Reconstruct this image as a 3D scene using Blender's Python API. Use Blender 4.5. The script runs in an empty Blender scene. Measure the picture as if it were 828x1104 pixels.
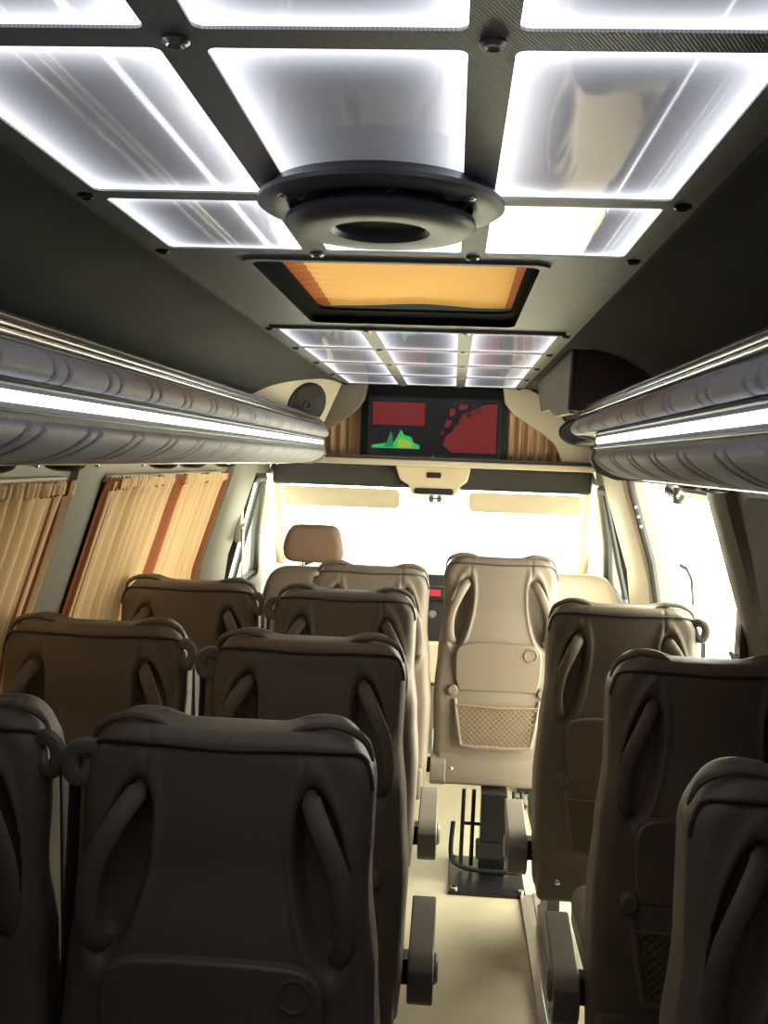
import bpy, math, random
from mathutils import Vector, Matrix
random.seed(7)
S = bpy.context.scene
COL = S.collection
PI = math.pi

# ------------------------------------------------------------------ camera
cam = bpy.data.cameras.new('camera'); cam_o = bpy.data.objects.new('camera', cam); COL.objects.link(cam_o)
cam.sensor_fit = 'HORIZONTAL'; cam.sensor_width = 36.0; cam.lens = 36.0 * 1100 / 828
cam.clip_start = .02; cam.clip_end = 300
cam_o.location = (.115, 0, 1.60)
_m = Matrix.Rotation(0.066186, 3, 'Z') @ Matrix.Rotation(PI/2 - 0.0514676, 3, 'X') @ Matrix.Rotation(.036, 3, 'Z')
cam_o.rotation_euler = _m.to_euler()
S.camera = cam_o

# ------------------------------------------------------------------ daylight
w = bpy.data.worlds.new('overcast_sky'); S.world = w; w.use_nodes = True
bg = w.node_tree.nodes['Background']
bg.inputs[0].default_value = (1.0, .97, .78, 1); bg.inputs[1].default_value = 17.5
S.view_settings.view_transform = 'Standard'; S.view_settings.look = 'None'
S.view_settings.gamma = 1; S.view_settings.use_curve_mapping = False
S.view_settings.exposure = 0.0
S.cycles.max_bounces = 8; S.cycles.diffuse_bounces = 5; S.cycles.transparent_max_bounces = 12
S.cycles.use_denoising = True
S.cycles.sample_clamp_indirect = 6

# ------------------------------------------------------------------ materials
def nt(name):
    m = bpy.data.materials.new(name); m.use_nodes = True
    n = m.node_tree; return m, n, n.nodes['Principled BSDF']
def L(n, a, b): n.links.new(a, b)
def plain(name, col, rough=.5, metal=0., bump=0., scale=60., var=0., coat=0., spec=.5):
    m, n, b = nt(name)
    b.inputs['Base Color'].default_value = (*col, 1); b.inputs['Roughness'].default_value = rough
    b.inputs['Metallic'].default_value = metal; b.inputs['Coat Weight'].default_value = coat
    b.inputs['Specular IOR Level'].default_value = spec
    tc = n.nodes.new('ShaderNodeTexCoord'); no = n.nodes.new('ShaderNodeTexNoise')
    no.inputs['Scale'].default_value = scale; no.inputs['Detail'].default_value = 4
    L(n, tc.outputs['Object'], no.inputs['Vector'])
    if bump:
        bu = n.nodes.new('ShaderNodeBump'); bu.inputs['Strength'].default_value = bump; bu.inputs['Distance'].default_value = .004
        L(n, no.outputs['Fac'], bu.inputs['Height']); L(n, bu.outputs[0], b.inputs['Normal'])
    if var:
        no2 = n.nodes.new('ShaderNodeTexNoise'); no2.inputs['Scale'].default_value = 5; L(n, tc.outputs['Object'], no2.inputs['Vector'])
        r = n.nodes.new('ShaderNodeValToRGB')
        r.color_ramp.elements[0].position = .3; r.color_ramp.elements[1].position = .7
        r.color_ramp.elements[0].color = (*[c*(1-var) for c in col], 1); r.color_ramp.elements[1].color = (*[min(1, c*(1+var)) for c in col], 1)
        L(n, no2.outputs['Fac'], r.inputs[0]); L(n, r.outputs[0], b.inputs['Base Color'])
    return m
def emis(name, col, s, base=(.02, .02, .02)):
    m, n, b = nt(name); b.inputs['Base Color'].default_value = (*base, 1)
    b.inputs['Emission Color'].default_value = (*col, 1); b.inputs['Emission Strength'].default_value = s
    b.inputs['Roughness'].default_value = .2
    return m
M = {}
M['leather'] = plain('taupe_leather', (.180, .147, .110), .5, bump=.25, scale=260, var=.05)
M['leather_brown'] = plain('brown_leather', (.25, .165, .11), .45, bump=.2, scale=240, var=.05)
M['piping'] = plain('dark_piping', (.05, .04, .035), .5)
M['tray'] = plain('tray_plastic', (.185, .148, .112), .35, bump=.1, scale=400)
M['plastic_grey'] = plain('armrest_plastic', (.19, .17, .14), .38, bump=.1, scale=300)
M['net'] = plain('net_cord', (.22, .15, .08), .7)
M['black'] = plain('black_plastic', (.012, .012, .013), .4)
M['blackmetal'] = plain('black_painted_steel', (.012, .012, .013), .3, .2)
M['chrome'] = plain('chrome', (.75, .75, .77), .14, 1)
M['steel'] = plain('brushed_steel', (.55, .55, .56), .3, 1)
M['wall'] = plain('beige_wall_vinyl', (.165, .145, .110), .55, bump=.15, scale=150, var=.04)
M['cream'] = plain('cream_moulding', (.62, .54, .40), .5, bump=.1, scale=150, var=.03)
M['lining'] = plain('charcoal_lining', (.08, .08, .078), .9, bump=.3, scale=500, var=.06, spec=.1)
M['pad'] = plain('grey_padded_vinyl', (.34, .33, .35), .6, bump=.15, scale=200)
M['darktrim'] = plain('dark_header_cloth', (.035, .034, .034), .8)
M['armgrey'] = plain('door_arm_grey', (.07, .07, .068), .4)
M['matteblack'] = plain('matt_black_felt', (.008, .008, .008), .95, spec=.05)
M['rubber'] = plain('black_rubber', (.015, .015, .015), .6)
M['fan'] = plain('fan_grey_plastic', (.095, .10, .108), .38)
M['ground'] = plain('pale_concrete', (.6, .6, .57), .9, var=.05)
M['blind'] = plain('dark_brown_blind', (.075, .055, .048), .8, bump=.3, scale=200)
M['bodypaint'] = plain('white_bodywork', (.75, .75, .74), .35)

def floor_mat():
    m, n, b = nt('cream_floor_vinyl'); tc = n.nodes.new('ShaderNodeTexCoord')
    no = n.nodes.new('ShaderNodeTexNoise'); no.inputs['Scale'].default_value = 9; no.inputs['Detail'].default_value = 8
    r = n.nodes.new('ShaderNodeValToRGB'); r.color_ramp.elements[0].position = .3; r.color_ramp.elements[1].position = .7
    r.color_ramp.elements[0].color = (.40, .36, .25, 1); r.color_ramp.elements[1].color = (.47, .42, .30, 1)
    L(n, tc.outputs['Object'], no.inputs['Vector']); L(n, no.outputs['Fac'], r.inputs[0]); L(n, r.outputs[0], b.inputs['Base Color'])
    b.inputs['Roughness'].default_value = .35
    return m
M['floor'] = floor_mat()

def board_mat():   # grey laminate with a fine ribbed relief
    m, n, b = nt('ribbed_grey_laminate'); tc = n.nodes.new('ShaderNodeTexCoord')
    mp = n.nodes.new('ShaderNodeMapping'); mp.inputs['Rotation'].default_value = (0, 0, .5)
    wv = n.nodes.new('ShaderNodeTexWave'); wv.inputs['Scale'].default_value = 95; wv.inputs['Distortion'].default_value = 1.5; wv.inputs['Detail'].default_value = 2
    r = n.nodes.new('ShaderNodeValToRGB'); r.color_ramp.elements[0].color = (.12, .123, .125, 1); r.color_ramp.elements[1].color = (.24, .245, .245, 1)
    L(n, tc.outputs['Object'], mp.inputs[0]); L(n, mp.outputs[0], wv.inputs[0]); L(n, wv.outputs['Fac'], r.inputs[0]); L(n, r.outputs[0], b.inputs['Base Color'])
    bu = n.nodes.new('ShaderNodeBump'); bu.inputs['Strength'].default_value = .25; bu.inputs['Distance'].default_value = .002
    L(n, wv.outputs['Fac'], bu.inputs['Height']); L(n, bu.outputs[0], b.inputs['Normal']); b.inputs['Roughness'].default_value = .42
    return m
M['board'] = board_mat()

def glow_mat(name, W, D, edge, centre, fall):   # acrylic sheet lit by LEDs along its four edges
    m, n, b = nt(name); tc = n.nodes.new('ShaderNodeTexCoord'); sp = n.nodes.new('ShaderNodeSeparateXYZ')
    L(n, tc.outputs['Generated'], sp.inputs[0])
    def mt(op, a, c=None):
        q = n.nodes.new('ShaderNodeMath'); q.operation = op
        for i, v in enumerate((a, c)):
            if v is None: continue
            if isinstance(v, (int, float)): q.inputs[i].default_value = v
            else: L(n, v, q.inputs[i])
        return q.outputs[0]
    ds = []
    for k, ln in ((0, W), (1, D)):
        a = mt('ABSOLUTE', mt('SUBTRACT', sp.outputs[k], .5)); ds.append(mt('MULTIPLY', mt('SUBTRACT', .5, a), ln))
    e1 = mt('POWER', 2.71828, mt('MULTIPLY', ds[0], -1/fall)); e2 = mt('POWER', 2.71828, mt('MULTIPLY', ds[1], -1/fall))
    s = mt('ADD', mt('MULTIPLY', mt('ADD', e1, e2), edge), centre)
    b.inputs['Base Color'].default_value = (.12, .12, .125, 1); b.inputs['Roughness'].default_value = .04
    b.inputs['Emission Color'].default_value = (.88, .90, 1, 1); L(n, s, b.inputs['Emission Strength'])
    return m
M['led'] = emis('white_led_diffuser', (.86, .88, 1), 4.2)

def curtain_mat(name, stripes, base=(.66, .46, .26), red=(.26, .085, .035), trans=.015):
    """stripes: list of (centre, half width) along local Y in metres"""
    m, n, b = nt(name); tc = n.nodes.new('ShaderNodeTexCoord'); sp = n.nodes.new('ShaderNodeSeparateXYZ'); L(n, tc.outputs['UV'], sp.inputs[0])
    acc = None
    for c, h in stripes:
        a = n.nodes.new('ShaderNodeMath'); a.operation = 'SUBTRACT'; L(n, sp.outputs[0], a.inputs[0]); a.inputs[1].default_value = c
        a2 = n.nodes.new('ShaderNodeMath'); a2.operation = 'ABSOLUTE'; L(n, a.outputs[0], a2.inputs[0])
        a3 = n.nodes.new('ShaderNodeMath'); a3.operation = 'LESS_THAN'; L(n, a2.outputs[0], a3.inputs[0]); a3.inputs[1].default_value = h
        if acc is None: acc = a3.outputs[0]
        else:
            mx = n.nodes.new('ShaderNodeMath'); mx.operation = 'MAXIMUM'; L(n, acc, mx.inputs[0]); L(n, a3.outputs[0], mx.inputs[1]); acc = mx.outputs[0]
    mix = n.nodes.new('ShaderNodeMix'); mix.data_type = 'RGBA'
    mix.inputs[6].default_value = (*base, 1); mix.inputs[7].default_value = (*red, 1)
    if acc is not None: L(n, acc, mix.inputs[0])
    else: mix.inputs[0].default_value = 0
    L(n, mix.outputs[2], b.inputs['Base Color']); b.inputs['Roughness'].default_value = .8; b.inputs['Specular IOR Level'].default_value = .1
    tr = n.nodes.new('ShaderNodeBsdfTranslucent'); L(n, mix.outputs[2], tr.inputs[0])
    ms = n.nodes.new('ShaderNodeMixShader'); ms.inputs[0].default_value = trans
    L(n, b.outputs[0], ms.inputs[1]); L(n, tr.outputs[0], ms.inputs[2]); L(n, ms.outputs[0], n.nodes['Material Output'].inputs[0])
    return m

def glass_mat():
    m, n, b = nt('thin_window_glass')
    g = n.nodes.new('ShaderNodeBsdfGlossy'); g.inputs['Roughness'].default_value = .02
    t = n.nodes.new('ShaderNodeBsdfTransparent'); t.inputs[0].default_value = (.93, .96, .94, 1)
    f = n.nodes.new('ShaderNodeMixShader'); f.inputs[0].default_value = .06
    L(n, t.outputs[0], f.inputs[1]); L(n, g.outputs[0], f.inputs[2]); L(n, f.outputs[0], n.nodes['Material Output'].inputs[0])
    return m
M['glass'] = glass_mat()

# ------------------------------------------------------------------ mesh helpers
class MB:
    def __init__(s): s.v = []; s.f = []; s.uv = None
    def add(s, v, f, xf=None):
        o = len(s.v)
        s.v += [tuple(xf @ Vector(p)) if xf else tuple(p) for p in v]
        s.f += [tuple(i + o for i in q) for q in f]; return s
    def box(s, x0, x1, y0, y1, z0, z1, xf=None):
        v = [(x, y, z) for x in (x0, x1) for y in (y0, y1) for z in (z0, z1)]
        return s.add(v, [(0, 1, 3, 2), (4, 6, 7, 5), (0, 4, 5, 1), (2, 3, 7, 6), (0, 2, 6, 4), (1, 5, 7, 3)], xf)
    def tube(s, pts, r, n=8, closed=False, flat=1.0, up=None, xf=None):
        """sweep a (possibly flattened) circle along pts; r number or list"""
        P = [Vector(p) for p in pts]; N = len(P); rs = r if isinstance(r, (list, tuple)) else [r]*N
        v = []; f = []; prev = None
        for i, p in enumerate(P):
            if closed: t = P[(i+1) % N] - P[i-1]
            else: t = P[min(i+1, N-1)] - P[max(i-1, 0)]
            t.normalize()
            if up is not None: a = Vector(up)
            elif prev is None: a = Vector((0, 0, 1)) if abs(t.z) < .9 else Vector((1, 0, 0))
            else: a = prev
            a = a - t*a.dot(t)
            if a.length < 1e-6: a = Vector((1, 0, 0)) - t*t.x
            a.normalize(); prev = a; b = t.cross(a)
            for k in range(n):
                c, d = math.cos(2*PI*k/n), math.sin(2*PI*k/n)
                v.append(p + a*(rs[i]*flat*c) + b*(rs[i]*d))
        for i in range(N if closed else N-1):
            j = (i+1) % N
            for k in range(n): f.append((i*n+k, i*n+(k+1) % n, j*n+(k+1) % n, j*n+k))
        if not closed:
            f.append(tuple(range(n))[::-1]); f.append(tuple((N-1)*n+k for k in range(n)))
        return s.add(v, f, xf)
    def lathe(s, prof, n=40, xf=None, cap=True):
        """profile of (r, z) turned about local Z"""
        v = [(r*math.cos(2*PI*k/n), r*math.sin(2*PI*k/n), z) for r, z in prof for k in range(n)]
        f = [(i*n+k, i*n+(k+1) % n, (i+1)*n+(k+1) % n, (i+1)*n+k) for i in range(len(prof)-1) for k in range(n)]
        if cap: f.append(tuple(range(n))[::-1]); f.append(tuple((len(prof)-1)*n+k for k in range(n)))
        return s.add(v, f, xf)
    def prism(s, poly, o, ux, uy, d, xf=None):
        """polygon in the plane (o, ux, uy) pushed along d"""
        o, ux, uy, d = map(Vector, (o, ux, uy, d)); n = len(poly)
        v = [o + ux*a + uy*b for a, b in poly] + [o + ux*a + uy*b + d for a, b in poly]
        f = [tuple(range(n))[::-1], tuple(range(n, 2*n))] + [(i, (i+1) % n, n+(i+1) % n, n+i) for i in range(n)]
        return s.add(v, f, xf)
    def grid(s, fn, nu, nv, xf=None):
        v = [fn(i/nu, j/nv) for i in range(nu+1) for j in range(nv+1)]
        f = [(i*(nv+1)+j, (i+1)*(nv+1)+j, (i+1)*(nv+1)+j+1, i*(nv+1)+j+1) for i in range(nu) for j in range(nv)]
        return s.add(v, f, xf)
    def loft(s, rings, xf=None, cap=True):
        n = len(rings[0]); v = [p for r in rings for p in r]
        f = [(i*n+k, i*n+(k+1) % n, (i+1)*n+(k+1) % n, (i+1)*n+k) for i in range(len(rings)-1) for k in range(n)]
        if cap: f.append(tuple(range(n))[::-1]); f.append(tuple((len(rings)-1)*n+k for k in range(n)))
        return s.add(v, f, xf)
    def build(s, name, mat, parent=None, smooth=False, bevel=0, seg=2, sub=0, solid=0, off=0, angle=40):
        me = bpy.data.meshes.new(name); me.from_pydata(s.v, [], s.f); me.update()
        o = bpy.data.objects.new(name, me); COL.objects.link(o)
        import bmesh
        bm = bmesh.new(); bm.from_mesh(me); bmesh.ops.recalc_face_normals(bm, faces=bm.faces); bm.to_mesh(me); bm.free()
        if smooth:
            me.shade_smooth()
            try: me.set_sharp_from_angle(angle=math.radians(angle))
            except Exception: pass
        if isinstance(mat, str): mat = M[mat]
        me.materials.append(mat)
        if solid:
            q = o.modifiers.new('solid', 'SOLIDIFY'); q.thickness = solid; q.offset = off
        if bevel:
            q = o.modifiers.new('bevel', 'BEVEL'); q.width = bevel; q.segments = seg; q.limit_method = 'ANGLE'; q.angle_limit = math.radians(40)
            me.shade_smooth()
            try: me.set_sharp_from_angle(angle=math.radians(50))
            except Exception: pass
            q.harden_normals = True
        if sub:
            q = o.modifiers.new('sub', 'SUBSURF'); q.levels = sub; q.render_levels = sub
        if parent is not None: o.parent = parent
        return o
def box(name, x0, x1, y0, y1, z0, z1, mat, parent=None, bevel=.004):
    return MB().box(x0, x1, y0, y1, z0, z1).build(name, mat, parent, bevel=bevel)
def empty(name, loc=(0, 0, 0), rz=0):
    o = bpy.data.objects.new(name, None); COL.objects.link(o); o.location = loc; o.rotation_euler.z = rz; o.empty_display_size = .1
    return o
def tag(o, label, cat, group=None, kind=None):
    o['label'] = label; o['category'] = cat
    if group: o['group'] = group
    if kind: o['kind'] = kind
    return o
def structure(o): o['kind'] = 'structure'; return o
def copy_tree(o, parent=None):
    c = o.copy(); COL.objects.link(c)
    if parent is not None: c.parent = parent
    for ch in list(o.children): copy_tree(ch, c)
    return c
def sm(a, b, x):
    t = max(0., min(1., (x-a)/(b-a))); return t*t*(3-2*t)
def lerp_tab(tab, x):
    if x <= tab[0][0]: return tab[0][1]
    for (a, b), (c, d) in zip(tab, tab[1:]):
        if x <= c:
            t = (x-a)/(c-a); t = t*t*(3-2*t); return b+(d-b)*t
    return tab[-1][1]
def rrect(x0, x1, y0, y1, r, n=6):
    p = []
    for cx, cy, a in ((x1-r, y1-r, 0), (x0+r, y1-r, 90), (x0+r, y0+r, 180), (x1-r, y0+r, 270)):
        for k in range(n+1):
            t = math.radians(a+90*k/n); p.append((cx+r*math.cos(t), cy+r*math.sin(t)))
    return p
def bez(pts, n=12):
    """Catmull-Rom through pts"""
    P = [Vector(p) for p in pts]; out = []
    for i in range(len(P)-1):
        a, b, c, d = P[max(i-1, 0)], P[i], P[i+1], P[min(i+2, len(P)-1)]
        for k in range(n):
            t = k/n
            out.append(.5*((2*b)+(c-a)*t+(2*a-5*b+4*c-d)*t*t+(3*b-a-3*c+d)*t**3))
    out.append(P[-1]); return out
def rbox(x0, x1, y0, y1, z0, z1, r, n=5, zs=None):
    """soft box as a loft of rounded rectangles"""
    rings = []
    for k in range(n+1):
        a = PI/2*k/n; q = r*(1-math.sin(a)); z = z0+r*(1-math.cos(a))
        rings.append([(x, y, z) for x, y in rrect(x0+q, x1-q, y0+q, y1-q, max(r-q*.5, .002))])
    for k in range(n+1):
        a = PI/2*(1-k/n); q = r*(1-math.sin(a)); z = z1-r*(1-math.cos(a))
        rings.append([(x, y, z) for x, y in rrect(x0+q, x1-q, y0+q, y1-q, max(r-q*.5, .002))])
    return rings

# ------------------------------------------------------------------ vehicle shell
WALL = [(-.30, 1.01), (0, 1.02), (.90, 1.02), (1.12, .992), (1.5, .872), (1.66, .830)]
def wx(z):
    for (a, b), (c, d) in zip(WALL, WALL[1:]):
        if z <= c: return b+(d-b)*(z-a)/(c-a)
    return WALL[-1][1]
def wall(name, side, ys, zs, holes, mat, y_off=0):
    mb = MB(); T = .06
    def solid(i, j):
        if i < 0 or j < 0 or i >= len(ys)-1 or j >= len(zs)-1: return False
        yc, zc = (ys[i]+ys[i+1])/2, (zs[j]+zs[j+1])/2
        return not any(a < yc < b and c < zc < d for a, b, c, d in holes)
    for i in range(len(ys)-1):
        for j in range(len(zs)-1):
            if not solid(i, j): continue
            ya, yb, za, zb = ys[i], ys[i+1], zs[j], zs[j+1]; o = len(mb.v)
            for t in (0, T):
                mb.v += [(side*(wx(za)+t), ya, za), (side*(wx(za)+t), yb, za), (side*(wx(zb)+t), yb, zb), (side*(wx(zb)+t), ya, zb)]
            mb.f += [(o, o+1, o+2, o+3), (o+7, o+6, o+5, o+4)]
            for di, dj, e in ((0, -1, (0, 1)), (1, 0, (1, 2)), (0, 1, (2, 3)), (-1, 0, (3, 0))):
                if not solid(i+di, j+dj): mb.f.append((o+e[0], o+e[1], o+4+e[1], o+4+e[0]))
    o = mb.build(name, mat)
    # merge doubled corners
    import bmesh
    bm = bmesh.new(); bm.from_mesh(o.data); bmesh.ops.remove_doubles(bm, verts=bm.verts, dist=1e-5); bmesh.ops.recalc_face_normals(bm, faces=bm.faces); bm.to_mesh(o.data); bm.free()
    return structure(o)
ZS = [-.30, 0, .45, .90, .97, 1.12, 1.3, 1.5, 1.575, 1.66]
wall('wall_left', -1, [-.8, .2, 1.35, 2.45, 2.83, 4.26, 4.98, 5.85, 6.3], ZS,
     [(.2, .21, 0, 1), (1.35, 2.45, .90, 1.5), (2.83, 4.26, .90, 1.5), (4.98, 5.85, .90, 1.5)], 'wall')
wall('wall_right', 1, [-.8, .2, 1.25, 2.62, 2.95, 4.37, 4.98, 5.85, 6.3], ZS,
     [(1.25, 2.62, .90, 1.5), (2.95, 4.37, -.1, 1.575), (4.98, 5.85, .90, 1.5)], 'wall')
# floor, cut where the entrance step drops
structure(MB().box(-1.02, 1.02, -.8, 2.95, -.06, 0).box(-1.02, .96, 2.95, 4.37, -.06, 0).box(-1.02, 1.02, 4.37, 6.3, -.06, 0).build('floor', 'floor'))
structure(box('wall_rear', -1.08, 1.08, -.86, -.8, -.06, 2.0, 'wall'))
structure(box('wall_front', -.96, .96, 6.24, 6.30, -.06, .90, 'darktrim'))
# roof: flat middle strip and curved side linings
HX0, HX1, HY0, HY1 = -.275, .262, 1.86, 2.69
cb = MB()
cb.box(-.44, .44, -.8, HY0, 1.959, 1.99); cb.box(-.44, HX0, HY0, HY1, 1.959, 1.99)
cb.box(HX1, .44, HY0, HY1, 1.959, 1.99); cb.box(-.44, .44, HY1, 5.4, 1.959, 1.99)
structure(cb.build('ceiling', 'board'))
def lining(name, side):
    prof = bez([(.435, 0, 1.966), (.52, 0, 1.958), (.66, 0, 1.90), (.77, 0, 1.80), (.815, 0, 1.70), (.83, 0, 1.60)], 6)
    mb = MB(); n = len(prof)-1; ny = 40
    mb.grid(lambda u, v: (side*prof[round(v*n)].x, -.8+u*6.2, prof[round(v*n)].z), ny, n)
    return structure(mb.build(name, 'lining', smooth=True, solid=.02, off=0))
lining('trim_1', -1); lining('trim_2', 1)
structure(box('ground', -30, 30, -30, 30, -.62, -.55, 'ground'))['kind'] = 'structure'
# cab: roof, windscreen, pillars
CAB = 5.38
structure(MB().box(-.83, .83, 4.88, 5.42, 1.985, 2.0).box(-.84, .84, 5.38, 5.42, 1.52, 1.99).build('wall_cab', 'cream'))
ws = MB().grid(lambda u, v: ((-1+2*u)*(.83+.06*(1-v)), 6.15-.72*v - .10*(1-(2*u-1)**2)*(-1) - .0, .93+.55*v), 16, 6)
wsr = structure(ws.build('window_1', 'glass', solid=.005))
for k, s in ((5, -1), (6, 1)):
    pts = bez([(s*.80, 5.38, 1.56), (s*.835, 5.45, 1.47), (s*.87, 5.8, 1.22), (s*.905, 6.15, .92)], 5)
    structure(MB().tube(pts, .034, 10, flat=1.5).build('trim_%d' % k, 'cream', smooth=True))
def cab_window(idx, s):
    pane = MB().grid(lambda u, v: (s*(wx(.90+.6*v)+.03), 4.98+.87*u, .90+.6*v), 2, 4).build('window_%d' % idx, 'glass', solid=.004)
    structure(pane)
    fr = MB()
    cor = [(4.995, .91), (4.995, 1.46), (5.03, 1.485), (5.30, 1.485), (5.62, 1.20), (5.84, .95), (5.84, .91)]
    fr.tube([(s*(wx(z)+.005), y, z) for y, z in cor], .028, 8, closed=True)
    fr.tube([(s*(wx(1.47)+.01), 5.30, 1.47), (s*(wx(.92)+.01), 5.32, .92)], .014, 8)
    fr.build('window_frame', 'rubber', pane, smooth=True)
cab_window(2, -1); cab_window(3, 1)
# body behind quarter windows: passenger windows
def side_window(idx, s, y0, y1):
    p = structure(MB().grid(lambda u, v: (s*(wx(.90+.6*v)+.045), y0+(y1-y0)*u, .90+.6*v), 2, 4).build('window_%d' % idx, 'glass', solid=.004))
    fr = MB().tube([(s*(wx(z)+.012), y, z) for y, z in ((y0+.01, .91), (y0+.01, 1.2), (y0+.01, 1.49), (y1-.01, 1.49), (y1-.01, 1.2), (y1-.01, .91))], .014, 8, closed=True)
    fr.build('window_frame', 'rubber', p, smooth=True)
side_window(4, -1, 1.35, 2.45); side_window(5, -1, 2.83, 4.26); side_window(6, 1, 1.25, 2.62)

# padded column between the side windows and the wide B pillar
def column(idx, s, y0, y1, t, mat):
    mb = MB(); zs = [.0, .5, .9, 1.12, 1.3, 1.5, 1.585]
    rings = []
    for z in zs:
        x = wx(z); rings.append([(s*(x+.01), y0, z), (s*(x-t*.6), y0+.015, z), (s*(x-t), y0+.06, z), (s*(x-t), y1-.06, z), (s*(x-t*.6), y1-.015, z), (s*(x+.01), y1, z)])
    mb.loft(rings); return structure(mb.build('trim_%d' % idx, mat, smooth=True, angle=30))
column(7, -1, 2.55, 2.78, .03, 'wall')
column(8, -1, 4.36, 4.86, .05, 'wall')
column(9, 1, 2.74, 2.94, .045, 'wall')
column(10, 1, 4.40, 4.90, .045, 'cream')  # paler than the left pillar: door light put into its colour

# sliding-door opening with seal, roller arm and grab handle
d = structure(box('door_1', .965, 1.03, 3.0, 4.35, -.30, -.20, 'steel', bevel=.01)); d.name = 'door_1'
MB().tube([(wx(z)-.0, y, z) for y, z in ((4.36, .0), (4.36, .5), (4.36, .95), (4.36, 1.2), (4.36, 1.5), (4.34, 1.56), (3.0, 1.56), (2.965, 1.5), (2.965, 1.2), (2.965, .9), (2.965, 0))], .016, 8).build('door_seal', 'rubber', d, smooth=True)
MB().tube(bez([(.90, 3.78, 1.53), (.92, 3.72, 1.51), (.92, 3.64, 1.51), (.915, 3.56, 1.53), (.91, 3.46, 1.525), (.90, 3.02, 1.525)], 5), .020, 8).tube([(.92, 3.68, 1.54), (.92, 3.68, 1.48)], .024, 12).build('roller_arm', 'armgrey', d, smooth=True)
MB().tube([(.975, 3.62, 1.13), (.965, 3.62, 1.22), (.95, 3.64, 1.255), (.93, 3.66, 1.265)], .009, 8).build('grab_handle', 'steel', d, smooth=True)
for z in (1.36, 1.40, 1.44):
    MB().lathe([(.006, 0), (.006, .008), (.003, .010)], 12, Matrix.Translation((wx(z)-.012, 4.28, z)) @ Matrix.Rotation(-PI/2, 4, 'Y')).build('hinge_bolt', 'steel', d, smooth=True)
structure(box('trim_11', .90, 1.14, 2.97, 4.35, -.34, -.31, 'steel'))

# ------------------------------------------------------------------ ceiling light boards
def light_board(name, label, cols, rows, mat_panel, zb=1.959):
    t = tag(empty(name, (0, 0, zb)), label, 'ceiling light', None)
    fr = MB(); th = .009; hw = .0205; R = .010
    for (xa, xb) in zip(cols, cols[1:]):
        for (ya, yb) in zip(rows, rows[1:]):
            inn = rrect(xa+hw, xb-hw, ya+hw*.95, yb-hw*.95, R, 5)
            cx, cy = (xa+xb)/2, (ya+yb)/2; hx, hy = (xb-xa)/2, (yb-ya)/2
            out = []
            q = rrect(xa, xb, ya, yb, .0001, 5)
            n = len(inn)
            for z in (-th,):
                o = len(fr.v)
                fr.v += [(x, y, z) for x, y in inn] + [(x, y, z) for x, y in q] + [(x, y, 0) for x, y in inn] + [(x, y, 0) for x, y in q]
                for k in range(n):
                    j = (k+1) % n
                    fr.f += [(o+k, o+j, o+n+j, o+n+k), (o+k, o+2*n+k, o+2*n+j, o+j), (o+n+k, o+n+j, o+3*n+j, o+3*n+k)]
            p = MB().box(xa+hw-.006, xb-hw+.006, ya+hw-.006, yb-hw+.006, -.006, -.002)
            p.build('light_panel', mat_panel, t)
    fr.build('lattice_frame', 'board', t)
    for x in cols:
        for y in rows:
            sx = x if abs(x) < .3 else x*1.0
            xf = Matrix.Translation((sx, y, -th)) @ Matrix.Rotation(PI, 4, 'X')
            s = MB().lathe([(.0115, 0), (.0125, .003), (.0085, .006), (.006, .0035)], 14, xf).build('screw', 'steel' if abs(x) < .3 else 'blackmetal', t, smooth=True)
    return t
CX = [-.405, -.134, .134, .405]
M['glowA'] = glow_mat('edge_lit_acrylic_large', .235, .46, 2.6, .12, .021)
M['glowB'] = glow_mat('edge_lit_acrylic_small', .235, .46, 1.7, .12, .022)
light_board('ceiling_light', 'large edge-lit white light board overhead with the round vent on it', CX, [-.20, .33, .87, 1.395, 1.765], M['glowA'])
light_board('ceiling_light', 'smaller twelve-pane white light board in front of the roof hatch, above the screen', CX, [2.80, 3.28, 3.77, 4.27, 4.79], M['glowB'])

# ------------------------------------------------------------------ round roof vent
v = tag(empty('roof_vent', (.006, 1.365, 1.935)), 'round dark grey ventilation fan on the rear light board', 'vent')
Tz = Matrix.Rotation(PI, 4, 'X')
MB().lathe([(.150, -.016), (.156, -.008), (.163, -.003), (.163, .003), (.157, .007), (.128, .009), (.122, .006), (.118, -.012)], 64, Tz, cap=False).build('rim', 'fan', v, smooth=True)
MB().lathe([(.108, .006), (.125, .018), (.127, .026), (.119, .033), (.092, .036), (.066, .034), (.060, .028), (.060, .012)], 64, Tz @ Matrix.Translation((0, -.006, 0)), cap=False).build('inner_ring', 'fan', v, smooth=True)
MB().lathe([(.0, .020), (.061, .020), (.061, .014), (0, .014)], 40, Tz, cap=False).build('shade_disc', 'black', v, smooth=True)  # black disc stands in for the shade inside the fan opening
MB().lathe([(0, -.012), (.121, -.012), (.121, -.014), (0, -.014)], 40, Tz, cap=False).build('housing', 'plastic_grey', v)
bl = MB()
for k in range(6):
    a = k*PI/3+.3
    bl.box(.055, .119, -.016, .016, .004, .007, Tz @ Matrix.Rotation(a, 4, 'Z') @ Matrix.Rotation(.5, 4, 'X'))
bl.build('blades', 'fan', v)
for a in (35, 145, 215, 325):
    c = math.radians(a)
    MB().lathe([(.007, 0), (.007, .003), (.004, .005)], 12, Matrix.Translation((.143*math.cos(c), .143*math.sin(c), -.0075)) @ Matrix.Rotation(PI, 4, 'X')).build('screw', 'chrome', v, smooth=True)

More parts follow.
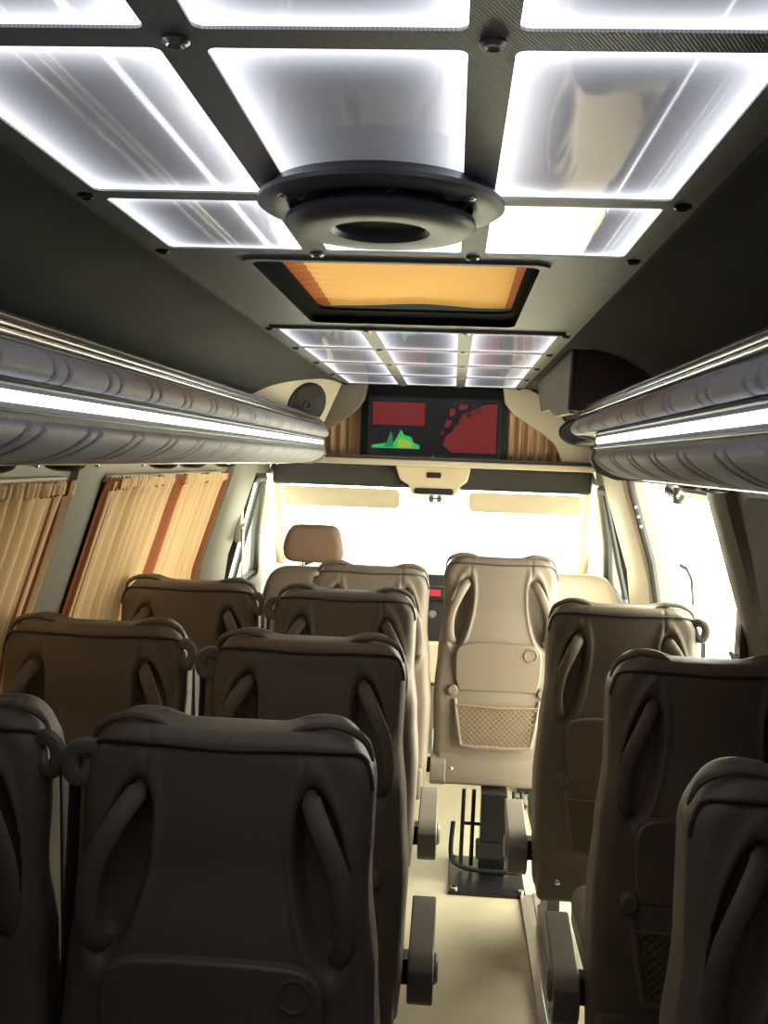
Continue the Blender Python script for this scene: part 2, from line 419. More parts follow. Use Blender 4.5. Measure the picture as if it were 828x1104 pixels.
# ------------------------------------------------------------------ roof hatch with its curtain
h = tag(empty('roof_hatch', ((HX0+HX1)/2, (HY0+HY1)/2, 1.959)), 'rectangular roof hatch with black inner edge and grey surround', 'hatch')
def hatch_ring():
    mb = MB(); wx_, wy_ = (HX1-HX0)/2, (HY1-HY0)/2
    inn = rrect(-wx_+.004, wx_-.004, -wy_+.004, wy_-.004, .03); out = rrect(-wx_-.014, wx_+.014, -wy_-.014, wy_+.014, .036)
    n = len(inn)
    mb.v = [(x, y, -.006) for x, y in inn]+[(x, y, -.006) for x, y in out]+[(x, y, 0) for x, y in out]
    mb.f = [(k, (k+1) % n, n+(k+1) % n, n+k) for k in range(n)]+[(n+k, n+(k+1) % n, 2*n+(k+1) % n, 2*n+k) for k in range(n)]
    return mb
def flange():
    mb = MB(); ox, oy = wx_, wy_
    inn = rrect(-ox+.042, ox-.022, -oy+.02, oy-.115, .05); out = rrect(-ox+.002, ox-.002, -oy+.002, oy-.002, .03); n = len(inn)
    for z in (.012, .018): mb.v += [(x, y, z) for x, y in inn]+[(x, y, z) for x, y in out]
    for k in range(n):
        j = (k+1) % n
        mb.f += [(k, j, n+j, n+k), (2*n+k, 3*n+k, 3*n+j, 2*n+j), (k, 2*n+k, 2*n+j, j)]
    return mb
wx_, wy_ = (HX1-HX0)/2, (HY1-HY0)/2
flange().build('light_stop_ring', 'matteblack', h, smooth=True)  # added black ring, keeps bright sky from showing round the curtain
hatch_ring().build('surround', 'board', h, smooth=True)
mb = MB(); wx_, wy_ = (HX1-HX0)/2, (HY1-HY0)/2
inn = rrect(-wx_+.004, wx_-.004, -wy_+.004, wy_-.004, .03); n = len(inn)
mb.v = [(x, y, -.006) for x, y in inn]+[(x, y, .10) for x, y in inn]; mb.f = [(k, (k+1) % n, n+(k+1) % n, n+k) for k in range(n)]
mb.build('inner_edge', 'matteblack', h, smooth=True)
MB().box(-wx_, wx_, -wy_, wy_, .10, .106).build('hatch_glass', 'glass', h)
M['hatch_cloth'] = curtain_mat('orange_hatch_curtain', [(0.0, .095), (1, .05)], base=(.84, .46, .15), red=(.50, .16, .06), trans=.058)
def uv_grid(name, fn, nu, nv, mat, solid=0):
    mb = MB().grid(fn, nu, nv)
    me = bpy.data.meshes.new(name); me.from_pydata(mb.v, [], mb.f); me.update()
    uvl = me.uv_layers.new(name='UVMap')
    for lp in me.loops:
        vi = lp.vertex_index; uvl.data[lp.index].uv = ((vi//(nv+1))/nu, (vi % (nv+1))/nv)
    me.shade_smooth(); me.materials.append(mat)
    o = bpy.data.objects.new(name, me); COL.objects.link(o)
    if solid:
        q = o.modifiers.new('s', 'SOLIDIFY'); q.thickness = solid
    return o
def hc(u, v):
    x = HX0+.010+(HX1-HX0-.016)*u; y = HY0+.006+(HY1-HY0-.06)*v
    ruf = math.exp(-u/.06)
    z = 1.998+.009*math.sin(v*80)*ruf + .004*math.sin(u*9+v*3)+ .03*v*abs(2*u-1)**2*0 + .012*(1-v)
    return (x, y+.01*math.sin(3*u), z - .012*ruf)
hcur = uv_grid('hatch_curtain', hc, 60, 140, M['hatch_cloth'])
tag(hcur, 'orange cloth curtain drawn across the roof hatch, red at its gathered edge', 'curtain')

# ------------------------------------------------------------------ luggage racks
def groove(y, z, slant, phase, per=.235, gap=.055):
    q = (y + slant*z + phase) % per
    g = 0
    for c in (per*.35, per*.35+gap):
        g += math.exp(-((q-c)/.0050)**2)
    return g
def puff(y, slant, z, phase, per=.235, gap=.055):
    q = ((y + slant*z + phase - per*.35-gap/2) % per)/per
    return math.sin(PI*q)**.15 if q > 0 else 0
def rack(label, side, y0, y1, vents, yu):
    t = tag(empty('luggage_rack', (0, 0, 0)), label, 'luggage rack', 'padded overhead luggage racks')
    def roll(pa, pb, bulge, slant, phase, nrm, name, y1):
        n = 18; ny = int((y1-y0)/.0032)
        def fn(u, v):
            y = y0+(y1-y0)*u; x = pa[0]+(pb[0]-pa[0])*v; z = pa[1]+(pb[1]-pa[1])*v
            b = bulge*math.sin(PI*v)**.55
            sl = slant*(v*.07+.05*math.sin(PI*v*.9))
            g = groove(y, 1, sl, phase); p = puff(y, sl, 1, phase)
            b2 = b*(.96+.04*p) - .015*g*math.sin(PI*v)**.3
            return (side*(x+nrm[0]*b2), y, z+nrm[1]*b2)
        mb = MB().grid(fn, ny, n)
        # close the front and rear ends
        o = len(mb.v); mb.build(name, 'pad', t, smooth=True, solid=.004, off=0)
    roll((.492, 1.742), (.478, 1.692), .030, .25, .05, (-1, -.15), 'upper_roll', yu)
    roll((.476, 1.636), (.60, 1.578), .040, .75, .11, (-.75, -.45), 'lower_roll', y1)
    # board that carries the light
    MB().prism([(.476, 1.692), (.474, 1.636), (.50, 1.630), (.60, 1.574), (.84, 1.574), (.84, 1.588), (.52, 1.66), (.50, 1.745), (.492, 1.742)], (0, y0, 0), (side, 0, 0), (0, 0, 1), (0, y1-y0, 0)).prism([(.476, 1.692), (.50, 1.690), (.84, 1.610), (.84, 1.625), (.52, 1.745), (.492, 1.742)], (0, y1, 0), (side, 0, 0), (0, 0, 1), (0, yu-y1+.001, 0)).build('shelf', 'board', t)
    MB().prism([(.4755, 1.6745), (.4725, 1.673), (.471, 1.666), (.4725, 1.659), (.4755, 1.6575)], (0, y0+.02, 0), (side, 0, 0), (0, 0, 1), (0, y1-y0-.05, 0)).build('light_strip', 'led', t)
    for z, r, x in ((1.6835, .0028, .473), (1.648, .0028, .473)):
        MB().tube([(side*x, y0, z), (side*x, y1, z)], r, 8).build('strip_edge', 'fan', t, smooth=True)
    # rails along the lip
    for x, z, r in ((.482, 1.752, .006), (.487, 1.763, .0045), (.503, 1.775, .007)):
        MB().tube([(side*x, y0, z), (side*x, yu, z)], r, 10).build('lip_rail', 'chrome', t, smooth=True)
    MB().prism([(.492, 1.742), (.51, 1.742), (.512, 1.78), (.50, 1.782), (.490, 1.765)], (0, y0, 0), (side, 0, 0), (0, 0, 1), (0, yu-y0, 0)).build('lip', 'fan', t)
    MB().tube([(side*.603, y0, 1.575), (side*.603, y1, 1.575)], .007, 8).build('lower_rail', 'chrome', t, smooth=True)
    # end cap
    capu = [(.503, 1.782), (.485, 1.76), (.463, 1.73), (.462, 1.70), (.476, 1.686), (.84, 1.605), (.84, 1.63), (.56, 1.74), (.515, 1.78)]
    MB().prism(capu, (0, yu, 0), (side, 0, 0), (0, 0, 1), (0, .012, 0)).build('upper_end_cap', 'pad', t)
    cap = [(.476, 1.688), (.470, 1.64), (.462, 1.62), (.48, 1.585), (.53, 1.568), (.60, 1.57), (.84, 1.574), (.84, 1.60)]
    MB().prism(cap, (0, y1, 0), (side, 0, 0), (0, 0, 1), (0, .012, 0)).build('end_cap', 'pad', t)
    for y in vents:
        xf = Matrix.Translation((side*.70, y, 1.576)) @ Matrix.Rotation(PI, 4, 'X') @ Matrix.Diagonal((.8, 1.15, 1, 1))
        n = MB().lathe([(.052, 0), (.054, .008), (.046, .018), (.028, .024), (.02, .018)], 24, xf).build('air_nozzle', 'black', t, smooth=True)
    k = 0
    y = y0+.3
    while y < y1-.1:
        MB().lathe([(.006, 0), (.006, .008), (.003, .010)], 10, Matrix.Translation((side*.625, y, 1.573)) @ Matrix.Rotation(PI, 4, 'X')).build('bolt', 'chrome', t, smooth=True)
        y += .31
    return t
rack('padded grey luggage rack with a lit strip along the left wall', -1, -.7, 4.60, [1.75, 2.10, 2.83, 3.15, 3.62], 4.60)
rack('padded grey luggage rack with a lit strip on the right wall, ending at the doorway', 1, -.7, 2.64, [1.6, 2.32, 2.52], 3.02)

# ------------------------------------------------------------------ side curtains
def side_curtain(label, s, y0, y1, z0, z1, stripes, waves, name='window_curtain', off=.026, group='gathered window curtains'):
    mat = curtain_mat('striped_curtain_cloth', stripes)
    ph = random.random()*6
    def fn(u, v):
        z = z0+(z1-z0)*v; y = y0+(y1-y0)*u
        amp = .0145+.004*math.sin(u*17+ph)
        yy = y + .01*math.sin(v*3+u*5)*(1-v)
        x = wx(z)-off - amp*math.sin(u*waves*2*PI+ph+.6*math.sin(u*11)) - .006*math.sin(u*waves*4*PI)*math.exp(-(1-v)/.05)*1.5
        return (s*x, yy, z)
    o = uv_grid(name, fn, int((y1-y0)*130), 26, mat)
    tag(o, label, 'curtain', group)
    def hd(u, v):
        a = .008*math.sin(u*waves*2*PI*2.3+ph)*(1-.3*v)
        z = z1-.022+.034*v+.004*math.sin(u*waves*13+v*2)
        return (s*(wx(z)-off-.012-a), y0+(y1-y0)*u+.004*math.sin(u*waves*9), z)
    q = uv_grid('gathered_heading', hd, int((y1-y0)*200), 5, mat); q.parent = o
    return o
side_curtain('cream curtain with a dark red edge over the nearest left window', -1, 1.30, 2.50, .86, 1.505, [(.968, .020), (.905, .005), (.93, .003), (.62, .008), (.3, .008)], 17)
side_curtain('cream curtain with orange red stripes on the rear half of the second left window', -1, 2.72, 3.50, .86, 1.51, [(.03, .06), (.13, .012), (.17, .008), (.972, .028), (.915, .008)], 10)
side_curtain('cream curtain with orange red stripes on the front half of the second left window', -1, 3.52, 4.27, .86, 1.51, [(.03, .035), (.09, .008), (.965, .022), (.91, .008)], 10)
for (lab, y0, y1) in (('white curtain rail above the nearest left window', 1.3, 2.50), ('white curtain rail above the second left window', 2.80, 4.22)):
    tag(MB().tube([(-wx(1.52)+.012, y0, 1.524), (-wx(1.52)+.012, y1, 1.524)], .004, 8).build('curtain_rail', 'bodypaint', smooth=True), lab, 'curtain rail', 'curtain rails')
# dark blind on the right window
mb = MB()
ip = rrect(1.20, 2.67, .80, 1.535, .07)
mb.v = [(wx(z)-.012, y, z) for y, z in ip]+[(wx(z)-.002, y*1.0+(0.02 if y > 2 else -.02), z) for y, z in ip]
n = len(ip); mb.f = [tuple(range(n))]+[(k, (k+1) % n, n+(k+1) % n, n+k) for k in range(n)]
tag(mb.build('window_blind', 'blind', smooth=True, angle=20), 'dark brown blind closed over the right side window', 'blind')

# ------------------------------------------------------------------ front overhead: cabinet, pods, header, screen
# header shelf
s_ = structure(box('trim_12', -.83, .83, 4.80, 5.38, 1.573, 1.603, 'cream', bevel=.008))
structure(box('trim_13', -.78, .78, 4.84, 4.90, 1.603, 1.618, 'wall', bevel=.004))
structure(box('trim_14', -.83, .83, 5.31, 5.38, 1.455, 1.573, 'darktrim', bevel=.015))
structure(box('trim_15', -.83, .83, 4.98, 5.38, 1.603, 1.96, 'cream', bevel=.002))
structure(box('trim_16', -.34, .36, 4.93, 4.98, 1.605, 1.955, 'black', bevel=.002))

# screen
tv = tag(empty('television', (.016, 4.85, 1.61)), 'flat black television showing red and green pictures under the ceiling', 'television')
MB().box(-.315, .315, 0, .05, 0, .29).build('bezel', 'black', tv, bevel=.005)
MB().box(-.303, .303, -.001, .004, .018, .278).build('screen', emis('dark_screen', (.02, .02, .025), .2, (.01, .01, .01)), tv)
M['red'] = emis('screen_red', (.42, .012, .02), .36); M['green'] = emis('screen_green', (.03, .55, .10), .8)
M['lime'] = emis('screen_lime', (.35, .55, .05), .8); M['teal'] = emis('screen_teal', (.02, .30, .16), .6)
def pic(poly, mat, y=-.0025):
    return MB().prism(poly, (0, y, 0), (1, 0, 0), (0, 0, 1), (0, .0012, 0)).build('picture', mat, bpy.data.objects[tv.name].children[1])
pic([(-.292, .155), (-.045, .155), (-.045, .262), (-.292, .262)], 'red')
pic([(-.292, .045), (-.065, .045), (-.065, .062), (-.095, .075), (-.105, .10), (-.14, .11), (-.155, .135), (-.17, .105), (-.19, .07), (-.23, .068), (-.292, .058)], 'green')
pic([(-.17, .05), (-.10, .05), (-.10, .07), (-.14, .095), (-.165, .09)], 'lime', -.0040)
pic([(-.235, .05), (-.19, .05), (-.195, .11), (-.205, .125), (-.215, .09)], 'teal', -.0040)
pic([(.045, .07), (.085, .035), (.295, .035), (.295, .268), (.235, .262), (.20, .245), (.16, .225), (.135, .215), (.12, .19), (.115, .165), (.10, .16), (.085, .13), (.06, .115)], 'red')
for q in ([(.075, .20), (.095, .21), (.10, .235), (.08, .245), (.07, .225)], [(.045, .15), (.075, .155), (.085, .185), (.06, .19)], [(.11, .235), (.15, .24), (.16, .26), (.12, .262)], [(.03, .115), (.05, .118), (.045, .135)]):
    pic(q, 'red')
for q in ([(.15, .20), (.18, .205), (.17, .225), (.155, .22)], [(.19, .225), (.225, .23), (.21, .245)], [(.125, .165), (.14, .17), (.132, .185)]):
    pic(q, 'black', -.0045)
MB().lathe([(.006, 0), (.005, .003)], 12, Matrix.Translation((0, 0, .009)) @ Matrix.Rotation(PI/2, 4, 'X')).build('badge', 'steel', tv)

# small curtains each side of the screen
def front_curtain(label, x0, x1, z0, z1):
    mat = curtain_mat('tan_cab_curtain', [(.3, .012), (.7, .012)], base=(.66, .46, .27), red=(.40, .2, .08))
    def fn(u, v):
        return (x0+(x1-x0)*u, 4.952+.017*math.sin(u*2*PI*(x1-x0)/.045)+.003*math.sin(u*40), z0+(z1-z0)*v)
    tag(uv_grid('shelf_curtain', fn, 70, 8, mat), label, 'curtain', 'tan curtains beside the screen')
front_curtain('tan pleated curtain to the left of the television', -.56, -.31, 1.618, 1.945)
front_curtain('tan pleated curtain to the right of the television', .345, .66, 1.618, 1.945)

# wavy beige bulkhead panels framing the curtains
def wavy(s):
    up = [(.335, 1.955), (.46, 1.955), (.55, 1.90), (.64, 1.80), (.73, 1.72), (.79, 1.64), (.83, 1.603)]
    lo = [(.80, 1.603), (.625, 1.603), (.615, 1.64), (.585, 1.70), (.53, 1.745), (.46, 1.79), (.39, 1.835), (.345, 1.885)]
    lo = [tuple(p)[:2] for p in [(a.x, a.y) for a in bez([(x, z, 0) for x, z in lo[1:]], 6)]]
    poly = up + [(.80, 1.603)] + lo
    return MB().prism([(x, z) for x, z in poly], (0, 4.86, 0), (s, 0, 0), (0, 0, 1), (0, .05, 0))
b_ = wavy(1).build('bulkhead_panel', 'cream', bevel=.006); tag(b_, 'cream S-curved trim panel sweeping down on the right of the television', 'trim panel', 'curved trim panels by the screen')
def wing():
    poly = [(-.30, 1.955), (-.455, 1.955), (-.60, 1.80), (-.62, 1.70), (-.56, 1.715), (-.49, 1.735), (-.42, 1.775), (-.35, 1.83), (-.315, 1.88)]
    poly = [(p.x, p.y) for p in bez([(x, z, 0) for x, z in poly[3:]], 5)] + poly[:3]
    return MB().prism(poly, (0, 4.80, 0), (1, 0, 0), (0, 0, 1), (0, .06, 0))
tag(wing().build('bulkhead_panel', 'leather', bevel=.006), 'beige padded wing panel on the left of the television', 'trim panel', 'curved trim panels by the screen')

# loudspeaker pods in the roof corners
def pod(s, label):
    t = tag(empty('speaker_pod', (0, 0, 0)), label, 'loudspeaker')
    A = Vector((s*.42, 4.80, 1.95)); B = Vector((s*.72, 4.10, 1.86)); Cc = Vector((s*.50, 4.70, 1.76))
    ux = (A-B).normalized(); nn = ux.cross(Cc-B).normalized(); uy = nn.cross(ux)
    if uy.z > 0: uy = -uy
    def pt(a, b): return B+ux*a+uy*b
    la = (A-B).length; ca = (Cc-B).dot(ux); cb_ = (Cc-B).dot(uy)
    poly = [(0, 0), (la*.2, -.045), (la*.45, -.062), (la*.7, -.045), (la, 0), (ca+.03, cb_), (ca*.6, cb_+.06), (0, .16)]
    poly = [(p.x, p.y) for p in bez([(a, b, 0) for a, b in poly[:5]], 5)] + poly[5:]
    nv = nn*(.04 if nn.y > 0 else -.04)
    MB().prism(poly, B, ux, uy, nv).build('pod_shell', 'cream', t, bevel=.008)
    rim = [B+ux*a+uy*b for a, b in poly]
    cen = pt(la*.60, .085)
    zax = (-nv).normalized(); xf = Matrix((( *ux, 0), (*uy, 0), (*zax, 0), (0, 0, 0, 1))).transposed(); xf.translation = cen
    sc = xf @ Matrix.Diagonal((1.5, .95, 1, 1))
    MB().lathe([(.105, .000), (.105, .010), (.098, .016), (.09, .014), (.085, .008), (.03, .004), (.0, .004)], 48, sc).build('cone', 'rubber', t, smooth=True)
    MB().lathe([(.022, .004), (.022, .010), (.019, .010), (.019, .004)], 24, sc).build('dust_cap', 'fan', t, smooth=True)
pod(-1, 'cream corner pod with a black oval loudspeaker on the left of the roof')
MSP = Matrix.Translation((.66, 4.44, 1.745)) @ Matrix.Rotation(PI/2, 4, 'X') @ Matrix.Diagonal((1, .6, 1, 1))
rs = MB().lathe([(.10, 0), (.10, .03), (.09, .038), (.05, .03), (0, .03)], 40, MSP).build('loudspeaker', 'rubber', smooth=True)
tag(rs, 'black oval loudspeaker tucked below the right overhead cabinet', 'loudspeaker')

# cabinet hung above the doorway
c = tag(empty('overhead_cabinet', (0, 0, 0)), 'overhead cabinet above the right doorway, dark end and cream side', 'cabinet')
MB().prism([(.46, 1.945), (.455, 1.765), (.80, 1.70), (.795, 1.77), (.755, 1.82), (.65, 1.905), (.52, 1.945)], (0, 3.06, 0), (1, 0, 0), (0, 0, 1), (0, .02, 0)).build('end_panel', 'blind', c, bevel=.004)
MB().prism([(3.08, 1.945), (3.08, 1.755), (3.5, 1.765), (3.75, 1.80), (4.1, 1.81), (4.35, 1.945)], (.452, 0, 0), (0, 1, 0), (0, 0, 1), (.02, 0, 0)).build('side_panel', 'wall', c, bevel=.004)
MB().box(.62, .80, 3.09, 4.30, 1.690, 1.70).build('bottom_panel', 'blind', c)
MB().tube([(.456, 3.06, 1.945), (.452, 3.06, 1.765)], .007, 8).build('edge_piping', 'piping', c, smooth=True)

# sun visors and middle console over the windscreen
def visor(x0, x1, label):
    o = MB().prism(rrect(x0, x1, 1.345, 1.447, .03), (0, 5.29, 0), (1, 0, 0), (0, 0, 1), (0, .022, 0)).build('sun_visor', 'cream', bevel=.006)
    tag(o, label, 'sun visor', 'sun visors')
visor(-.775, -.155, 'cream sun visor hanging at the left of the windscreen'); visor(.20, .79, 'cream sun visor hanging at the right of the windscreen')
oc = tag(empty('overhead_console', (0, 0, 0)), 'cream overhead console with black slots between the sun visors', 'console')
MB().prism([(-.18, 1.574), (-.155, 1.50), (-.11, 1.475), (-.09, 1.425), (.135, 1.425), (.155, 1.475), (.19, 1.50), (.205, 1.574)], (0, 5.20, 0), (1, 0, 0), (0, 0, 1), (0, .10, 0)).build('housing', 'cream', oc, bevel=.012)
MB().prism(rrect(-.02, .055, 1.515, 1.543, .006), (0, 5.194, 0), (1, 0, 0), (0, 0, 1), (0, .01, 0)).build('slot', 'black', oc)
MB().prism(rrect(-.08, .12, 1.432, 1.462, .013), (0, 5.194, 0), (1, 0, 0), (0, 0, 1), (0, .01, 0)).build('map_light', 'black', oc)
MB().box(-.005, .02, 5.30, 5.32, 1.385, 1.43).box(.035, .06, 5.30, 5.32, 1.385, 1.43).box(-.01, .065, 5.30, 5.32, 1.40, 1.412).build('mirror_bracket', 'wall', oc, bevel=.003)

# ------------------------------------------------------------------ dashboard and centre console
db = tag(empty('dashboard', (0, 5.6, 0)), 'cream and black dashboard under the windscreen', 'dashboard')
def dash(u, v):
    x = -.92+1.84*u
    prof = [(5.75, .45), (5.60, .62), (5.55, .80), (5.60, .92), (5.75, .955), (6.17, .935)]
    k = v*(len(prof)-1); i = min(int(k), len(prof)-2); t = k-i
    y = prof[i][0]+(prof[i+1][0]-prof[i][0])*t; z = prof[i][1]+(prof[i+1][1]-prof[i][1])*t
    return (x, y-5.6+.04*math.sin(u*PI*3), z+.01*math.cos(u*6*PI))
MB().grid(dash, 40, 20).build('dash_top', 'cream', db, smooth=True, solid=.02)
MB().prism([(5.30, .70), (5.42, 1.0), (5.60, 1.0), (5.70, .2), (5.40, .2), (5.36, .45)], (-.13, -5.6, 0), (0, 1, 0), (0, 0, 1), (.34, 0, 0)).build('console_stack', 'black', db, bevel=.01)
xfc = Matrix.Translation((0, -.262, .86)) @ Matrix.Rotation(-.38, 4, 'X')
MB().box(-.10, .18, -.012, .006, .01, .085, xfc).build('radio', 'black', db, bevel=.003)
MB().box(-.02, .075, -.016, -.010, .03, .065, xfc).build('radio_display', emis('red_display', (.75, .03, .06), .9), db)
for x in (-.07, .035, .13):
    MB().lathe([(.020, 0), (.022, .004), (.016, .014), (.014, .014)], 24, Matrix.Translation((x, -.285, .80)) @ Matrix.Rotation(PI/2-.38, 4, 'X')).build('knob', 'steel', db, smooth=True)
MB().box(-.16, .22, -.33, 0, .44, .66).build('storage_tray', 'cream', db, bevel=.02)
MB().box(-.15, .21, -.30, 0, .05, .43).build('lower_box', 'wall', db, bevel=.02)
# steering wheel
sw = tag(empty('steering_wheel', (-.52, 5.35, .93)), 'black steering wheel in front of the driver seat', 'steering wheel')
R_ = Matrix.Rotation(math.radians(-50), 4, 'X')
MB().tube([(.19*math.cos(a), .19*math.sin(a), 0) for a in [k*PI/16 for k in range(32)]], .014, 10, closed=True, xf=R_).build('rim', 'black', sw, smooth=True)
MB().lathe([(.06, -.02), (.065, 0), (.04, .02)], 24, R_).tube([(-.18, 0, 0), (.18, 0, 0)], .014, 8, xf=R_).tube([(0, 0, 0), (0, -.18, 0)], .014, 8, xf=R_).tube([(0, 0, 0), (0, .0, -.30)], .03, 10, xf=R_).build('hub', 'black', sw, smooth=True)

# ------------------------------------------------------------------ passenger seat
YR = [(.30, -.015), (.45, -.04), (.62, -.05), (.85, -.035), (1.0, -.012), (1.18, .0)]
HW = [(.30, .232), (.45, .240), (.66, .245), (.82, .235), (.96, .220), (1.06, .222), (1.13, .223), (1.18, .214)]
TH = [(.30, .12), (.6, .15), (.9, .125), (1.18, .105)]
def back_mesh():
    mb = MB(); z0, z1 = .33, 1.185; r_top = .028; rows = []
    N = 118
    zz = [z0+(z1-r_top-z0)*k/N for k in range(N+1)]
    lev = [(z, 0) for z in zz]
    for k in range(1, 8):
        a = PI/2*k/7; lev.append((z1-r_top+r_top*math.sin(a), r_top*(1-math.cos(a))))
    rings = []
    for z, q in lev:
        w_ = lerp_tab(HW, z)-q; yr = lerp_tab(YR, z)+q; yf = lerp_tab(YR, z)+lerp_tab(TH, z)-q
        # round the upper corners in plan view of the back
        w_ -= .03*sm(1.09, 1.185, z)**2
        rc = min(.032, (yf-yr)/2-.001)
        ring = []
        xr = w_-rc
        for k in range(86): ring.append((-xr+2*xr*k/85, yr))
        for k in range(1, 9): a = -PI/2+PI/2*k/9; ring.append((xr+rc*math.cos(a), yr+rc+rc*math.sin(a)))
        for k in range(4): ring.append((w_, yr+rc+(yf-yr-2*rc)*k/3))
        for k in range(1, 6): a = PI/2*k/6; ring.append((xr+rc*math.cos(a), yf-rc+rc*math.sin(a)))
        for k in range(15): ring.append((xr-2*xr*k/14, yf))
        for k in range(1, 6): a = PI/2+PI/2*k/6; ring.append((-xr+rc*math.cos(a), yf-rc+rc*math.sin(a)))
        for k in range(4): ring.append((-w_, yf-rc-(yf-yr-2*rc)*k/3))
        for k in range(1, 9): a = PI+PI/2*k/9; ring.append((-xr+rc*math.cos(a), yr+rc+rc*math.sin(a)))
        out = []
        for x, y in ring:
            rear = sm(yr+.07, yr+.01, y)
            dy = -.012*(1-(x/w_)**2)*rear
            ax = abs(x)
            ca, sa = math.cos(.16), math.sin(.16)
            px, pz = ax-.151, z-.976
            ex, ez = (px*ca + pz*sa)/.040, (-px*sa+pz*ca)/.140
            e = math.sqrt(ex*ex+ez*ez)
            dy += rear*(.052*(1-sm(.74, 1.04, e)) - .005*math.exp(-((e-1.16)/.13)**2))
            dy += rear*.004*math.exp(-((ax-.118)/.0035)**2)*sm(1.10, 1.12, z)
            dy += rear*.0035*math.exp(-((z-1.160+.006*(ax/.2)**2)/.0035)**2)
            front = sm((yr+yf)/2-.02, yf, y)
            hump = math.exp(-((ax-.150)/.055)**4)
            dz = .014*hump*sm(1.10, 1.17, z)*(.15+.85*sm(yr+.01, yr+.06, y))
            dyf = .012*math.exp(-((ax-.19)/.04)**2)*front
            out.append((x, y+dy+dyf, z+dz))
        rings.append(out)
    mb.loft(rings); return mb
def rear_y(x, z):
    w_ = lerp_tab(HW, z); return lerp_tab(YR, z)-.012*(1-(x/w_)**2)
_seat_meshes = {}
def make_seat(side, label, pedestal=False):
    """side = +1: armrest on the right, belt guide on the left"""
    t = tag(empty('pedestal_seat' if pedestal else 'passenger_seat'), label, 'seat', 'leather passenger seats')
    if 'back' not in _seat_meshes:
        b = back_mesh().build('backrest', 'leather', t, smooth=True, angle=60); _seat_meshes['back'] = b.data
    else:
        b = bpy.data.objects.new('backrest', _seat_meshes['back']); COL.objects.link(b); b.parent = t
    # piping round the rear edge of the back
    pts = []
    for x, z in ([(-.2235, 1.105), (-.2195, 1.128), (-.206, 1.154), (-.172, 1.163), (-.10, 1.163), (0, 1.160), (.10, 1.163), (.172, 1.163), (.206, 1.154), (.2195, 1.128), (.2235, 1.105)]):
        pts.append((x*.985, rear_y(x, z)-.0 + (.016 if abs(x) > .19 else .0), z))
    MB().tube(bez(pts, 6), .0032, 8).build('piping', 'piping', b, smooth=True)
    for s in (-1, 1):   # raised welts over the two upper corners
        p = bez([(s*.085, .020, 1.178), (s*.11, .024, 1.190), (s*.150, .026, 1.196), (s*.182, .028, 1.189), (s*.206, .034, 1.172), (s*.218, .040, 1.14)], 6)
        MB().tube(p, [.0015+.0055*min(1, k/8, (len(p)-1-k)/8+.1) for k in range(len(p))], 8).build('shoulder_welt', 'leather', b, smooth=True)
    # grab handles
    for s in (-1, 1):
        p = bez([(s*.126, .004, 1.098), (s*.136, -.022, 1.082), (s*.158, -.045, 1.045), (s*.184, -.054, .985), (s*.193, -.052, .925), (s*.188, -.044, .880), (s*.178, -.026, .858), (s*.164, .010, .852)], 6)
        n = len(p); rr = [.0165 if 3 < k < n-4 else .012 for k in range(n)]
        MB().tube(p, rr, 12, flat=.48, up=(0, -1, 0)).build('grab_handle', 'leather', t, smooth=True)
    # folding tray
    tr_poly = [(.150, .675), (.163, .72), (.166, .79)] + [(p.x, p.y) for p in bez([(.166, .81, 0), (.155, .842, 0), (.12, .858, 0), (.04, .862, 0)], 5)]
    tr_poly = tr_poly + [(-x, z) for x, z in reversed(tr_poly)]
    tr = MB().prism(tr_poly, (0, -.066, 0), (1, 0, 0), (0, 0, 1), (0, .028, 0)).build('tray_table', 'tray', t, bevel=.007, seg=3)
    MB().lathe([(.026, 0), (.027, .003), (.023, .004), (.0205, -.004), (.018, -.001), (0, -.001)], 28, Matrix.Translation((.122, -.0665, .822)) @ Matrix.Rotation(PI/2, 4, 'X')).build('cup_recess', 'tray', tr, smooth=True)
    for s in (-1, 1):
        MB().lathe([(.021, 0), (.021, .020), (.016, .026), (.005, .026)], 20, Matrix.Translation((s*.172, -.045, .675)) @ Matrix.Rotation(PI/2, 4, 'X')).build('tray_hinge', 'plastic_grey' if False else 'tray', t, smooth=True)
    # net pocket
    pk = MB()
    top, bot, zt, zb = .158, .132, .632, .462
    fr = bez([(-top-.004, -.058, zt+.01), (-top+.004, -.066, .58), (-bot-.006, -.068, .49), (-bot+.012, -.068, zb), (0, -.070, zb-.004), (bot-.012, -.068, zb), (bot+.006, -.068, .49), (top-.004, -.066, .58), (top+.004, -.058, zt+.01)], 5)
    pf = MB().tube(fr, .0085, 8).build('pocket_frame', 'tray', t, smooth=True)
    def hwid(z): return bot+(top-bot)*(z-zb)/(zt-zb)-.002
    step = .021
    for d_ in (1, -1):
        k = -30
        while k < 31:
            c = k*step; seg = []
            for i in range(24):
                z = zb+(zt-.012-zb)*i/23; x = c+d_*(z-zb)*1.0
                if abs(x) <= hwid(z): seg.append((x, -.073-.006*math.sin(PI*i/23), z))
                elif seg: break
            if len(seg) > 1: pk.tube(seg, .0014, 4)
            k += 1
    pk.tube([(-top+.004, -.070, zt-.012), (0, -.078, zt-.018), (top-.004, -.070, zt-.012)], .004, 6)
    pk.build('pocket_net', 'net', pf)
    # bottom cover
    MB().loft(rbox(-.226, .226, -.045, .09, .295, .43, .018)).build('lower_cover', 'leather', t, smooth=True)
    MB().lathe([(.009, 0), (.009, .003), (.005, .006)], 14, Matrix.Translation((-.168, -.045, .36)) @ Matrix.Rotation(PI/2, 4, 'X')).build('screw', 'chrome', t, smooth=True)
    # cushion
    MB().loft(rbox(-.215, .215, .04, .56, .335, .468, .04)).build('seat_cushion', 'leather', t, smooth=True)
    cp = rrect(-.215, .215, .045, .56, .04)
